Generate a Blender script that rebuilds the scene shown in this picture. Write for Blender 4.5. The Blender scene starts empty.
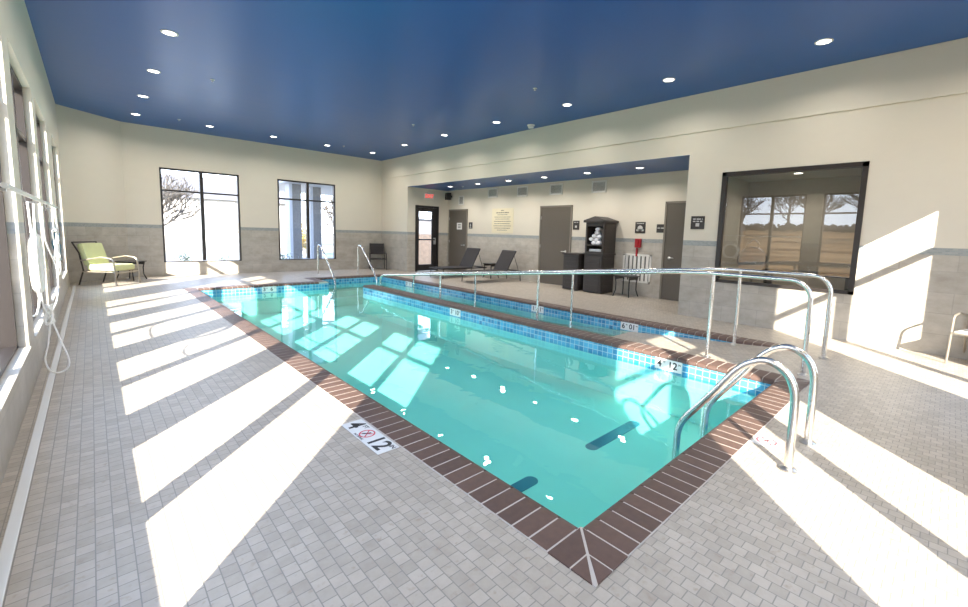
import bpy, bmesh, math, random
from mathutils import Vector, Matrix
random.seed(7)
C = bpy.context.scene.collection
PI = math.pi

# ------------------------------------------------------------------ camera
F, PX, PY, YAW, PIT, ROL = 427.724, 493.254, 281.118, 0.753766, 0.110302, 0.0286958
EYE = Vector((0, 0, 1.55))
fwd = Vector((math.sin(YAW)*math.cos(PIT), math.cos(YAW)*math.cos(PIT), -math.sin(PIT)))
r0 = Vector((math.cos(YAW), -math.sin(YAW), 0)); u0 = r0.cross(fwd)
rt = math.cos(ROL)*r0 + math.sin(ROL)*u0; up = -math.sin(ROL)*r0 + math.cos(ROL)*u0
cam = bpy.data.cameras.new('camera'); co = bpy.data.objects.new('camera', cam); C.objects.link(co)
mw = Matrix((rt, up, -fwd)).transposed().to_4x4(); mw.translation = EYE; co.matrix_world = mw
cam.sensor_width = 36; cam.sensor_fit = 'HORIZONTAL'; cam.lens = F/968*36
cam.shift_x = (484-PX)/968; cam.shift_y = (PY-303.5)/968; cam.clip_start = .05; cam.clip_end = 400
bpy.context.scene.camera = co
vs = bpy.context.scene.view_settings
vs.view_transform = 'Standard'; vs.look = 'None'; vs.gamma = 1; vs.use_curve_mapping = False
vs.exposure = -0.50

# ------------------------------------------------------------------ sky and sun
W = bpy.data.worlds.new('sky'); bpy.context.scene.world = W; W.use_nodes = True
wn = W.node_tree.nodes; wl = W.node_tree.links; wn.clear()
wo = wn.new('ShaderNodeOutputWorld'); bg = wn.new('ShaderNodeBackground')
tc = wn.new('ShaderNodeTexCoord'); sp = wn.new('ShaderNodeSeparateXYZ'); cr = wn.new('ShaderNodeValToRGB')
cr.color_ramp.elements[0].position = 0.0; cr.color_ramp.elements[0].color = (.76, .83, .92, 1)
cr.color_ramp.elements[1].position = .6; cr.color_ramp.elements[1].color = (.30, .50, .90, 1)
wl.new(tc.outputs['Generated'], sp.inputs[0]); wl.new(sp.outputs[2], cr.inputs[0])
wl.new(cr.outputs[0], bg.inputs[0]); wl.new(bg.outputs[0], wo.inputs[0])
bg.inputs[1].default_value = 9.5
SUNK = .70
sl = bpy.data.lights.new('sun', 'SUN'); so = bpy.data.objects.new('sun', sl); C.objects.link(so)
so.rotation_euler = Vector((1, 1, -SUNK)).to_track_quat('-Z', 'Y').to_euler(); so.location = (-10, -10, 10)
sl.energy = 35; sl.angle = math.radians(.53); sl.color = (1, .93, .82)
LAMP_W = 30.0      # watts of every recessed downlight

# ------------------------------------------------------------------ material helpers
def nodes(name):
    m = bpy.data.materials.new(name); m.use_nodes = True
    nt = m.node_tree; nt.nodes.clear()
    o = nt.nodes.new('ShaderNodeOutputMaterial')
    return m, nt, o
class NT:
    def __init__(s, nt): s.nt = nt
    def n(s, t, **k):
        x = s.nt.nodes.new(t)
        for a, b in k.items(): setattr(x, a, b)
        return x
    def l(s, a, b): s.nt.links.new(a, b)
    def math(s, op, a, b=None, clamp=False):
        x = s.n('ShaderNodeMath', operation=op); x.use_clamp = clamp
        for i, v in enumerate((a, b)):
            if v is None: continue
            if isinstance(v, (int, float)): x.inputs[i].default_value = v
            else: s.l(v, x.inputs[i])
        return x.outputs[0]
    def mix(s, f, a, b, blend='MIX'):
        x = s.n('ShaderNodeMix', data_type='RGBA', blend_type=blend)
        for i, v in ((0, f), (6, a), (7, b)):
            if isinstance(v, (int, float)): x.inputs[i].default_value = v
            elif isinstance(v, tuple): x.inputs[i].default_value = (*v, 1)[:4]
            else: s.l(v, x.inputs[i])
        return x.outputs[2]
def pbr(name, col, rough=.5, metal=0., noise=.06, scale=8., bump=0., bscale=60., spec=.5, emis=None):
    m, nt, o = nodes(name); g = NT(nt)
    b = g.n('ShaderNodeBsdfPrincipled'); g.l(b.outputs[0], o.inputs[0])
    t = g.n('ShaderNodeTexCoord'); nz = g.n('ShaderNodeTexNoise'); nz.inputs['Scale'].default_value = scale; nz.inputs['Detail'].default_value = 4
    g.l(t.outputs['Object'], nz.inputs[0])
    a = tuple(max(0, c*(1-noise)) for c in col); c2 = tuple(min(1, c*(1+noise)) for c in col)
    g.l(g.mix(nz.outputs[0], a, c2), b.inputs['Base Color'])
    b.inputs['Roughness'].default_value = rough; b.inputs['Metallic'].default_value = metal
    b.inputs['Specular IOR Level'].default_value = spec
    if bump:
        n2 = g.n('ShaderNodeTexNoise'); n2.inputs['Scale'].default_value = bscale; g.l(t.outputs['Object'], n2.inputs[0])
        bp = g.n('ShaderNodeBump'); bp.inputs[0].default_value = bump; bp.inputs[1].default_value = .01
        g.l(n2.outputs[0], bp.inputs['Height']); g.l(bp.outputs[0], b.inputs['Normal'])
    if emis: b.inputs['Emission Color'].default_value = (*emis[0], 1); b.inputs['Emission Strength'].default_value = emis[1]
    return m
def pos_uv(g, u, v):
    """vector (u, v, 0) made of world position components; u, v in 'x','y','z','xy'"""
    p = g.n('ShaderNodeNewGeometry'); s = g.n('ShaderNodeSeparateXYZ'); g.l(p.outputs['Position'], s.inputs[0])
    d = {'x': s.outputs[0], 'y': s.outputs[1], 'z': s.outputs[2]}
    if 'xy' in (u, v): d['xy'] = g.math('ADD', s.outputs[0], s.outputs[1])
    c = g.n('ShaderNodeCombineXYZ'); g.l(d[u], c.inputs[0]); g.l(d[v], c.inputs[1])
    return c.outputs[0], d, p.outputs['Position']
def brick(g, vec, c1, c2, mortar, w, h, ms, offset=.5, bias=0., sq=1., sqf=2):
    b = g.n('ShaderNodeTexBrick'); g.l(vec, b.inputs['Vector'])
    b.inputs['Color1'].default_value = (*c1, 1); b.inputs['Color2'].default_value = (*c2, 1); b.inputs['Mortar'].default_value = (*mortar, 1)
    b.inputs['Scale'].default_value = 1; b.inputs['Mortar Size'].default_value = ms; b.inputs['Brick Width'].default_value = w
    b.inputs['Row Height'].default_value = h; b.inputs['Bias'].default_value = bias; b.inputs['Mortar Smooth'].default_value = .1
    b.offset = offset; b.squash = sq; b.squash_frequency = sqf
    return b
def deck_mat():
    m, nt, o = nodes('deck_tile'); g = NT(nt)
    vec, d, pos = pos_uv(g, 'y', 'x')
    b = brick(g, vec, (.50, .445, .37), (.30, .262, .21), (.24, .215, .18), .0685, .0685, .0025, .5)
    nz = g.n('ShaderNodeTexNoise'); nz.inputs['Scale'].default_value = 9; nz.inputs['Detail'].default_value = 9; nz.inputs['Roughness'].default_value = .7; g.l(pos, nz.inputs[0])
    col = g.mix(.55, b.outputs[0], g.mix(nz.outputs[0], (.26, .21, .165), (.62, .555, .47)))
    n3 = g.n('ShaderNodeTexNoise'); n3.inputs['Scale'].default_value = 21; n3.inputs['Detail'].default_value = 3; g.l(pos, n3.inputs[0])
    st = g.math('MULTIPLY', g.math('SUBTRACT', n3.outputs[0], .60), 4., True)
    col = g.mix(st, col, (.30, .235, .175))
    col = g.mix(b.outputs[1], col, (.25, .23, .20))
    p = g.n('ShaderNodeBsdfPrincipled'); g.l(col, p.inputs['Base Color']); p.inputs['Roughness'].default_value = .42
    bp = g.n('ShaderNodeBump'); bp.inputs[0].default_value = .3; bp.inputs[1].default_value = .001; bp.invert = True
    g.l(b.outputs[1], bp.inputs['Height']); g.l(bp.outputs[0], p.inputs['Normal'])
    g.l(p.outputs[0], o.inputs[0]); return m
def wall_mat():
    m, nt, o = nodes('wall_paint_and_stone'); g = NT(nt)
    vec, d, pos = pos_uv(g, 'xy', 'z')
    b = brick(g, vec, (.46, .42, .35), (.35, .315, .26), (.30, .28, .24), .6, .3, .006, .5)
    mp = g.n('ShaderNodeMapping'); mp.inputs['Scale'].default_value = (1, 1, 1.6); g.l(pos, mp.inputs[0])
    nz = g.n('ShaderNodeTexNoise'); nz.inputs['Scale'].default_value = 3.2; nz.inputs['Detail'].default_value = 8; nz.inputs['Roughness'].default_value = .65; g.l(mp.outputs[0], nz.inputs[0])
    ramp = g.n('ShaderNodeValToRGB'); ramp.color_ramp.elements[0].position = .3; ramp.color_ramp.elements[1].position = .7
    ramp.color_ramp.elements[0].color = (.30, .265, .215, 1); ramp.color_ramp.elements[1].color = (.56, .52, .46, 1); g.l(nz.outputs[0], ramp.inputs[0])
    stone = g.mix(.5, b.outputs[0], ramp.outputs[0])
    band = brick(g, vec, (.24, .27, .27), (.34, .36, .35), (.33, .33, .31), .05, .025, .003, .5)
    paint = g.mix(nz.outputs[0], (.66, .605, .505), (.70, .64, .53))
    f1 = g.math('GREATER_THAN', d['z'], 1.43); f2 = g.math('GREATER_THAN', d['z'], 1.53)
    col = g.mix(f2, g.mix(f1, stone, band.outputs[0]), paint)
    p = g.n('ShaderNodeBsdfPrincipled'); g.l(col, p.inputs['Base Color'])
    ro = g.math('ADD', g.math('MULTIPLY', f2, .35), .4); g.l(ro, p.inputs['Roughness'])
    g.l(p.outputs[0], o.inputs[0]); return m
def ceil_mat():
    m, nt, o = nodes('blue_ceiling_paint'); g = NT(nt)
    p = g.n('ShaderNodeNewGeometry'); mp = g.n('ShaderNodeMapping'); mp.inputs['Scale'].default_value = (.2, 2.2, 1); g.l(p.outputs[0], mp.inputs[0])
    nz = g.n('ShaderNodeTexNoise'); nz.inputs['Scale'].default_value = 2.5; nz.inputs['Detail'].default_value = 6; g.l(mp.outputs[0], nz.inputs[0])
    b = g.n('ShaderNodeBsdfPrincipled'); g.l(g.mix(nz.outputs[0], (.010, .088, .31), (.014, .102, .345)), b.inputs['Base Color'])
    g.l(g.math('ADD', g.math('MULTIPLY', nz.outputs[0], .06), .30), b.inputs['Roughness'])
    b.inputs['Specular IOR Level'].default_value = .42
    g.l(b.outputs[0], o.inputs[0]); return m
def pooltile_mat():
    m, nt, o = nodes('blue_glass_pool_tile'); g = NT(nt)
    vec, d, pos = pos_uv(g, 'xy', 'z')
    b = brick(g, vec, (.03, .20, .38), (.10, .42, .62), (.35, .55, .62), .085, .0775, .005, 0.)
    p = g.n('ShaderNodeBsdfPrincipled'); p.inputs['Roughness'].default_value = .15
    # glazed tile only around the waterline (z above -0.24), plaster lower down
    f = g.math('GREATER_THAN', d['z'], -.236)
    g.l(g.mix(f, (.42, .76, .70), b.outputs[0]), p.inputs['Base Color']); g.l(p.outputs[0], o.inputs[0]); return m
def schlick(g, f0):
    p = g.n('ShaderNodeNewGeometry'); dt = g.n('ShaderNodeVectorMath', operation='DOT_PRODUCT')
    g.l(p.outputs['Incoming'], dt.inputs[0]); g.l(p.outputs['Normal'], dt.inputs[1])
    c = g.math('ABSOLUTE', dt.outputs['Value']); x = g.math('POWER', g.math('SUBTRACT', 1., c, True), 5.)
    return g.math('ADD', g.math('MULTIPLY', x, 1-f0), f0, True)
def clear_mat(name, f0, tint, rough=0., wave=0.):
    m, nt, o = nodes(name); g = NT(nt)
    t = g.n('ShaderNodeBsdfTransparent'); t.inputs[0].default_value = (*tint, 1)
    gl = g.n('ShaderNodeBsdfGlossy'); gl.inputs['Roughness'].default_value = rough; gl.inputs[0].default_value = (1, 1, 1, 1)
    mx = g.n('ShaderNodeMixShader'); g.l(schlick(g, f0), mx.inputs[0]); g.l(t.outputs[0], mx.inputs[1]); g.l(gl.outputs[0], mx.inputs[2])
    if wave:
        p = g.n('ShaderNodeNewGeometry'); nz = g.n('ShaderNodeTexNoise'); nz.inputs['Scale'].default_value = 1.7; nz.inputs['Detail'].default_value = 2.5; nz.inputs['Distortion'].default_value = .6
        g.l(p.outputs['Position'], nz.inputs[0])
        bp = g.n('ShaderNodeBump'); bp.inputs[0].default_value = 1; bp.inputs[1].default_value = wave
        g.l(nz.outputs[0], bp.inputs['Height']); g.l(bp.outputs[0], gl.inputs['Normal'])
    g.l(mx.outputs[0], o.inputs[0]); return m
def brick_mat():
    m, nt, o = nodes('red_brown_coping_tile'); g = NT(nt)
    p = g.n('ShaderNodeNewGeometry'); nz = g.n('ShaderNodeTexNoise'); nz.inputs['Scale'].default_value = 22; nz.inputs['Detail'].default_value = 5; g.l(p.outputs['Position'], nz.inputs[0])
    r = g.mix(.35, (.125, .075, .062), (.17, .105, .085)); r = g.mix(nz.outputs[0], (.075, .046, .038), (.15, .09, .068))
    r = g.mix(.25, r, g.mix(p.outputs['Random Per Island'], (.06, .038, .032), (.17, .10, .076)))
    b = g.n('ShaderNodeBsdfPrincipled'); b.inputs['Roughness'].default_value = .5; g.l(r, b.inputs['Base Color']); g.l(b.outputs[0], o.inputs[0]); return m
def emit_mat(name, col, s):
    m, nt, o = nodes(name); g = NT(nt); e = g.n('ShaderNodeEmission'); e.inputs[0].default_value = (*col, 1); e.inputs[1].default_value = s
    g.l(e.outputs[0], o.inputs[0]); return m
def grass_mat():
    m, nt, o = nodes('dry_prairie_grass'); g = NT(nt)
    p = g.n('ShaderNodeNewGeometry'); mp = g.n('ShaderNodeMapping'); mp.inputs['Scale'].default_value = (.35, .05, 1); g.l(p.outputs[0], mp.inputs[0])
    nz = g.n('ShaderNodeTexNoise'); nz.inputs['Scale'].default_value = 1.3; nz.inputs['Detail'].default_value = 8; g.l(mp.outputs[0], nz.inputs[0])
    b = g.n('ShaderNodeBsdfDiffuse')
    rp = g.n('ShaderNodeValToRGB'); rp.color_ramp.elements[0].position = .35; rp.color_ramp.elements[1].position = .68
    rp.color_ramp.elements[0].color = (.15, .08, .038, 1); rp.color_ramp.elements[1].color = (.44, .26, .12, 1); g.l(nz.outputs[0], rp.inputs[0])
    g.l(rp.outputs[0], b.inputs[0]); g.l(b.outputs[0], o.inputs[0]); return m

M = dict(
    deck=deck_mat(), wall=wall_mat(), ceil=ceil_mat(), ptile=pooltile_mat(), coping=brick_mat(),
    plaster=pbr('pool_plaster', (.42, .76, .70), .6, noise=.04, scale=3),
    water=clear_mat('pool_water', .025, (.61, .93, .895), 0., .004),
    glass=clear_mat('window_glass', .07, (.97, .98, .98)),
    tinted=clear_mat('interior_window_glass', .13, (.72, .72, .70)),
    grout=pbr('pale_grout', (.50, .45, .40), .8),
    bronze=pbr('dark_bronze_frame', (.028, .022, .019), .35), doorp=pbr('taupe_door_paint', (.105, .088, .068), .45, noise=.05),
    jamb=pbr('taupe_frame_paint', (.20, .175, .14), .5), white=pbr('white_paint', (.75, .73, .68), .5), sill=pbr('stone_sill', (.52, .47, .39), .4, noise=.15),
    black=pbr('black_metal', (.018, .016, .016), .35), chrome=pbr('polished_steel', (.80, .78, .74), .24, 1., noise=.02),
    steel=pbr('brushed_steel', (.6, .58, .55), .3, 1.), wicker=pbr('charcoal_sling', (.026, .022, .022), .75, noise=.25, scale=60, bump=.6, bscale=160),
    resin=pbr('espresso_resin', (.040, .033, .030), .5, noise=.15, scale=25), darkhole=pbr('shadowed_interior', (.012, .011, .011), .8),
    green=pbr('lime_green_cushion', (.60, .62, .32), .85, noise=.08, bump=.3), champagne=pbr('champagne_metal', (.40, .35, .28), .35, .6),
    towel=pbr('white_terry_towel', (.80, .80, .82), .95, noise=.05, bump=.8, bscale=120), red=pbr('red_plastic', (.38, .010, .02), .35),
    sign=pbr('dark_bronze_sign', (.035, .03, .027), .4), cream=pbr('cream_sign_board', (.74, .66, .47), .5, noise=.04), ink=pbr('black_ink', (.02, .02, .02), .6),
    wht=pbr('white_glazed_tile', (.74, .74, .72), .25, noise=.02), redink=pbr('red_ink', (.55, .03, .06), .5), silver=pbr('silver_lettering', (.55, .53, .5), .4),
    ventd=pbr('vent_shadow', (.11, .105, .09), .7), exitred=emit_mat('exit_letters', (1, .12, .10), 2.2), lampm=emit_mat('lamp_lens', (1, .95, .86), 14),
    rope=pbr('white_rope', (.85, .84, .80), .8), dash=pbr('navy_tile', (.02, .16, .26), .3), grass=grass_mat(),
    bark=pbr('grey_bark', (.10, .085, .07), .9, noise=.3), leaf=pbr('evergreen_leaf', (.09, .16, .05), .8, noise=.4), brush=pbr('dry_brush', (.10, .075, .05), .95, noise=.5, scale=2),
    dryleaf=pbr('golden_leaf', (.55, .38, .10), .8, noise=.3), siding=pbr('cream_siding', (.50, .47, .42), .8), roofm=pbr('grey_shingle', (.16, .15, .15), .9),
    column=pbr('grey_stone_cladding', (.20, .20, .21), .8, noise=.25, scale=10), trimblue=pbr('pale_trim', (.50, .53, .60), .6), wood=pbr('weathered_fence_wood', (.55, .34, .21), .9, noise=.3, scale=6),
    lawn=pbr('pale_winter_lawn', (.36, .30, .21), .95, noise=.2, scale=.5), road=pbr('pale_concrete', (.34, .32, .29), .85), greyp=pbr('grey_plastic', (.35, .34, .32), .45), buoy=pbr('white_foam', (.85, .84, .80), .5), orange=pbr('orange_band', (.75, .2, .05), .6),
)

# ------------------------------------------------------------------ mesh helpers
def build(name, bm, mat, parent=None, kind=None, smooth=False, loc=None, label=None, cat=None, group=None):
    me = bpy.data.meshes.new(name); bmesh.ops.recalc_face_normals(bm, faces=bm.faces); bm.to_mesh(me); bm.free()
    o = bpy.data.objects.new(name, me); C.objects.link(o)
    if isinstance(mat, str): mat = M[mat]
    me.materials.append(mat)
    if smooth:
        for p in me.polygons: p.use_smooth = True
        try: me.set_sharp_from_angle(angle=math.radians(40))
        except Exception: pass
    if parent: o.parent = parent
    if loc: o.location = loc
    tag(o, label, cat, group, kind); return o
def tag(o, label=None, cat=None, group=None, kind=None):
    if label: o['label'] = label
    if cat: o['category'] = cat
    if group: o['group'] = group
    if kind: o['kind'] = kind
    return o
def thing(name, label, cat, loc=(0, 0, 0), rz=0., group=None):
    o = bpy.data.objects.new(name, None); C.objects.link(o); o.location = loc; o.rotation_euler = (0, 0, rz); o.empty_display_size = .1
    return tag(o, label, cat, group)
def copy_tree(o, parent=None):
    c = o.copy(); C.objects.link(c)
    if parent: c.parent = parent
    for ch in list(o.children): copy_tree(ch, c)
    return c
def B(): return bmesh.new()
def box(bm, a, b, bev=0., rot=None, piv=None):
    x0, y0, z0 = [min(a[i], b[i]) for i in range(3)]; x1, y1, z1 = [max(a[i], b[i]) for i in range(3)]
    t = bmesh.new(); bmesh.ops.create_cube(t, size=1)
    bmesh.ops.scale(t, vec=(x1-x0, y1-y0, z1-z0), verts=t.verts); bmesh.ops.translate(t, vec=((x0+x1)/2, (y0+y1)/2, (z0+z1)/2), verts=t.verts)
    if bev: bmesh.ops.bevel(t, geom=list(t.edges), offset=min(bev, .45*min(x1-x0, y1-y0, z1-z0)), segments=2, profile=.6, affect='EDGES')
    if rot is not None: bmesh.ops.rotate(t, cent=piv or (0, 0, 0), matrix=rot, verts=t.verts)
    me = bpy.data.meshes.new('t'); t.to_mesh(me); t.free(); bm.from_mesh(me); bpy.data.meshes.remove(me); return bm
def quad(bm, pts):
    vs_ = [bm.verts.new(p) for p in pts]; return bm.faces.new(vs_)
def fillet(pts, r, n=6, closed=False):
    out = []; P = [Vector(p) for p in pts]; m = len(P)
    for i, p in enumerate(P):
        if not closed and i in (0, m-1): out.append(p); continue
        a, b = P[i-1]-p, P[(i+1) % m]-p; rr = min(r, a.length*.49, b.length*.49)
        a.normalize(); b.normalize(); ang = a.angle(b)
        if ang > PI-.02: out.append(p); continue
        d = min(rr/math.tan(ang/2), min((P[i-1]-p).length, (P[(i+1) % m]-p).length)*.49); rad = d*math.tan(ang/2)
        cen = p+(a+b).normalized()*(rad/math.sin(ang/2)); s = p+a*d-cen; e = p+b*d-cen
        for k in range(n+1):
            t = k/n; w = s.angle(e); v = (math.sin((1-t)*w)*s+math.sin(t*w)*e)/math.sin(w) if w > 1e-4 else s
            out.append(cen+v)
    return out
def tube(bm, pts, r, n=10, closed=False, radii=None, cap=True, flat=None):
    P = [Vector(p) for p in pts]; m = len(P); rings = []; ref = None
    for i, p in enumerate(P):
        a = P[i-1] if (i or closed) else p; b = P[(i+1) % m] if (i < m-1 or closed) else p
        t = (b-a).normalized()
        if ref is None: ref = Vector((0, 0, 1)) if abs(t.z) < .9 else Vector((1, 0, 0))
        x = (ref - t*ref.dot(t)).normalized(); ref = x; y = t.cross(x)
        rr = radii[i] if radii else r
        rings.append([bm.verts.new(p+x*math.cos(2*PI*k/n)*rr*(flat or 1)+y*math.sin(2*PI*k/n)*rr) for k in range(n)])
    for i in range(m if closed else m-1):
        A, Bq = rings[i], rings[(i+1) % m]
        for k in range(n): bm.faces.new((A[k], A[(k+1) % n], Bq[(k+1) % n], Bq[k]))
    if cap and not closed: bm.faces.new(rings[0][::-1]); bm.faces.new(rings[-1])
    return bm
def lathe(bm, prof, cen=(0, 0, 0), n=24, axis='z', cap=True):
    rings = []
    for r, z in prof:
        ring = []
        for k in range(n):
            a = 2*PI*k/n; v = (r*math.cos(a), r*math.sin(a), z)
            if axis == 'x': v = (v[2], v[0], v[1])
            if axis == 'y': v = (v[0], v[2], v[1])
            ring.append(bm.verts.new(Vector(cen)+Vector(v)))
        rings.append(ring)
    for i in range(len(rings)-1):
        for k in range(n): bm.faces.new((rings[i][k], rings[i][(k+1) % n], rings[i+1][(k+1) % n], rings[i+1][k]))
    if cap: bm.faces.new(rings[0][::-1]); bm.faces.new(rings[-1])
    return bm
def text(name, s, size, mat, parent, loc, rot, ext=.0015, align='CENTER', sx=1.):
    cu = bpy.data.curves.new(name, 'FONT'); cu.body = s; cu.size = size; cu.extrude = ext; cu.offset = size*.022; cu.align_x = align; cu.align_y = 'CENTER'
    t = bpy.data.objects.new(name, cu); C.objects.link(t); bpy.context.view_layer.update()
    me = bpy.data.meshes.new_from_object(t.evaluated_get(bpy.context.evaluated_depsgraph_get()))
    bpy.data.objects.remove(t); bpy.data.curves.remove(cu)
    o = bpy.data.objects.new(name, me); C.objects.link(o); me.materials.clear(); me.materials.append(M[mat])
    if parent: o.parent = parent
    o.location = loc; o.rotation_euler = rot; o.scale = (sx, 1, 1); return o
RX = (PI/2, 0, -PI/2)    # text on a wall that faces -x
RYF = (PI/2, 0, 0)       # text on a wall that faces -y

# ------------------------------------------------------------------ dimensions
XL, XR, YN, YF, ZC = -.47, 8.78, -1.24, 16.16, 4.36
XA, YA0, YA1, ZA = 10.65, 3.75, 14.2, 3.22
ZW = -.20        # water
ZB = -.78        # pool bottom as it appears

# ------------------------------------------------------------------ floor
bm = B()
for (x0, y0, x1, y1) in [(XL-.3, YN-.3, 1.55, YF), (1.55, YN-.3, XR, .93), (5.83, .93, XR, 1.45), (7.58, 1.45, XR, YF), (XR, YA0, XA, YA1),
                         (1.55, 13.78, 7.58, YF), (1.55, 12.78, 4.77, 13.78)]:
    quad(bm, [(x0, y0, 0), (x1, y0, 0), (x1, y1, 0), (x0, y1, 0)])
build('floor', bm, 'deck', kind='structure')

# ------------------------------------------------------------------ pool shell
bm = B()
quad(bm, [(1.83, 1.21, ZB), (5.5, 1.21, ZB), (5.5, 13.5, ZB), (1.83, 13.5, ZB)])
quad(bm, [(5.5, 10.9, ZB), (7.3, 10.9, ZB), (7.3, 13.5, ZB), (5.5, 13.5, ZB)])
build('pool_floor', bm, 'plaster', kind='structure')
bm = B()
zt = -.045
def wallq(bm, x0, y0, x1, y1, z0=ZB, z1=zt): quad(bm, [(x0, y0, z0), (x1, y1, z0), (x1, y1, z1), (x0, y0, z1)])
for s in [(1.83, 1.21, 1.83, 12.5), (1.83, 1.21, 5.5, 1.21), (5.5, 1.21, 5.5, 11.2), (5.5, 11.2, 5.83, 11.2), (5.83, 11.2, 5.83, 1.45), (7.3, 1.45, 7.3, 13.5),
          (7.3, 13.5, 5.05, 13.5), (5.05, 13.5, 5.05, 12.5), (5.05, 12.5, 1.83, 12.5)]: wallq(bm, *s)
build('pool_wall', bm, 'ptile', kind='structure')
# ramp floor
bm = B()
box(bm, (5.83, 1.45, -.1), (7.3, 1.6, -.001))
rs = .083
quad(bm, [(5.83, 1.55, 0), (7.3, 1.55, 0), (7.3, 10.95, -rs*9.4), (5.83, 10.95, -rs*9.4)])
build('pool_ramp', bm, 'deck', kind='structure')
# steps in the far alcove
for i in range(3):
    bm = B(); box(bm, (5.05, 13.5-.32*(i+1), ZB), (7.3, 13.5-.32*i, ZW-.06-.14*i)); build('pool_step', bm, 'plaster', kind='structure')
# water
bm = B()
e = .002
quad(bm, [(1.83-e, 1.21-e, ZW), (5.5+e, 1.21-e, ZW), (5.5+e, 13.5, ZW), (1.83-e, 13.5, ZW)][:2]+[(5.5+e, 12.5+e, ZW), (1.83-e, 12.5+e, ZW)])
quad(bm, [(5.83-e, 1.55+.2/rs, ZW), (7.3+e, 1.55+.2/rs, ZW), (7.3+e, 11.2, ZW), (5.83-e, 11.2, ZW)])
quad(bm, [(5.5+e, 11.2, ZW), (7.3+e, 11.2, ZW), (7.3+e, 12.5+e, ZW), (5.5+e, 12.5+e, ZW)])
quad(bm, [(5.05-e, 12.5+e, ZW), (7.3+e, 12.5+e, ZW), (7.3+e, 13.5+e, ZW), (5.05-e, 13.5+e, ZW)])
o = build('pool_water', bm, 'water', kind='structure')

# ------------------------------------------------------------------ coping: bullnose tiles with grout
def coping(bm, bg_, x0, y0, x1, y1, axis, nose):
    """strip of tiles; axis = run direction, nose = side of the water ('+x','-x','+y','-y')"""
    L = (x1-x0) if axis == 'x' else (y1-y0); n = max(1, round(L/.1225)); p = L/n; g = .011
    # profile across the strip, u from deck (0) to water (w)
    w = (y1-y0) if axis == 'x' else (x1-x0)
    prof = [(0.004, -.03), (0.004, .007), (w-.05, .008), (w-.018, .003), (w-.002, -.010), (w+.006, -.028), (w+.004, -.048), (w-.012, -.055)]
    for i in range(n):
        a, b = i*p+g/2, (i+1)*p-g/2; rows = []
        for u, z in prof:
            row = []
            for s in (a, b):
                if axis == 'y': v = ((x0+u) if nose == '+x' else (x1-u), y0+s, z)
                else: v = (x0+s, (y0+u) if nose == '+y' else (y1-u), z)
                row.append(bm.verts.new(v))
            rows.append(row)
        for k in range(len(rows)-1): bm.faces.new((rows[k][0], rows[k][1], rows[k+1][1], rows[k+1][0]))
        bm.faces.new([r[0] for r in rows]); bm.faces.new([r[1] for r in rows][::-1])
    d = .0062
    if nose == '+x': box(bg_, (x0, y0, -.05), (x1-.04, y1, d)); box(bg_, (x1-.05, y0, -.05), (x1-.012, y1, -.006))
    elif nose == '-x': box(bg_, (x0+.04, y0, -.05), (x1, y1, d)); box(bg_, (x0+.012, y0, -.05), (x0+.05, y1, -.006))
    elif nose == '+y': box(bg_, (x0, y0, -.05), (x1, y1-.04, d)); box(bg_, (x0, y1-.05, -.05), (x1, y1-.012, -.006))
    else: box(bg_, (x0, y0+.04, -.05), (x1, y1, d)); box(bg_, (x0, y0+.012, -.05), (x1, y0+.05, -.006))
    # nose grout
def corner(bm, bg_, ox, oy, ix, iy):
    """mitred corner: outer corner (ox,oy), inner corner (ix,iy); two triangles"""
    z = .007; g = .010; sx = 1 if ix > ox else -1; sy = 1 if iy > oy else -1
    q = g*.9; mx, my = (ox+ix)/2, (oy+iy)/2
    polys = [[(ox+sx*2*q, oy), (mx-sx*q/2, oy), (mx-sx*q/2, my-sy*1.6*q)], [(mx+sx*q/2, oy), (ix-sx*q/2, oy), (ix-sx*q/2, iy-sy*1.6*q), (mx+sx*q/2, my-sy*.6*q)],
             [(ox, oy+sy*2*q), (ox, my-sy*q/2), (mx-sx*1.6*q, my-sy*q/2)], [(ox, my+sy*q/2), (ox, iy-sy*q/2), (ix-sx*1.6*q, iy-sy*q/2), (mx-sx*.6*q, my+sy*q/2)]]
    for tri in polys:
        n = len(tri)
        top = [bm.verts.new((x, y, z)) for x, y in tri]; bot = [bm.verts.new((x, y, -.03)) for x, y in tri]
        bm.faces.new(top); bm.faces.new(bot[::-1])
        for k in range(n): bm.faces.new((top[k], top[(k+1) % n], bot[(k+1) % n], bot[k]))
    box(bg_, (ox, oy, -.05), (ix, iy, .0055))
bm, bg_ = B(), B()
coping(bm, bg_, 1.55, 1.21, 1.83, 12.5, 'y', '+x')
coping(bm, bg_, 1.83, .93, 5.5, 1.21, 'x', '+y')
corner(bm, bg_, 1.55, .93, 1.83, 1.21)
coping(bm, bg_, 5.5, 1.21, 5.83, 11.2, 'y', '-x')
corner(bm, bg_, 5.83, .93, 5.5, 1.21)
corner(bm, bg_, 1.55, 12.78, 1.83, 12.5)
coping(bm, bg_, 1.83, 12.5, 4.77, 12.78, 'x', '-y')
coping(bm, bg_, 4.77, 12.5, 5.05, 13.5, 'y', '+x')
corner(bm, bg_, 4.77, 13.78, 5.05, 13.5)
coping(bm, bg_, 5.05, 13.5, 7.3, 13.78, 'x', '-y')
corner(bm, bg_, 7.58, 13.78, 7.3, 13.5)
coping(bm, bg_, 7.3, 1.45, 7.58, 13.5, 'y', '-x')
build('pool_coping', bm, 'coping', kind='structure', smooth=True)
build('pool_coping_grout', bg_, 'grout', kind='structure')
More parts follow.
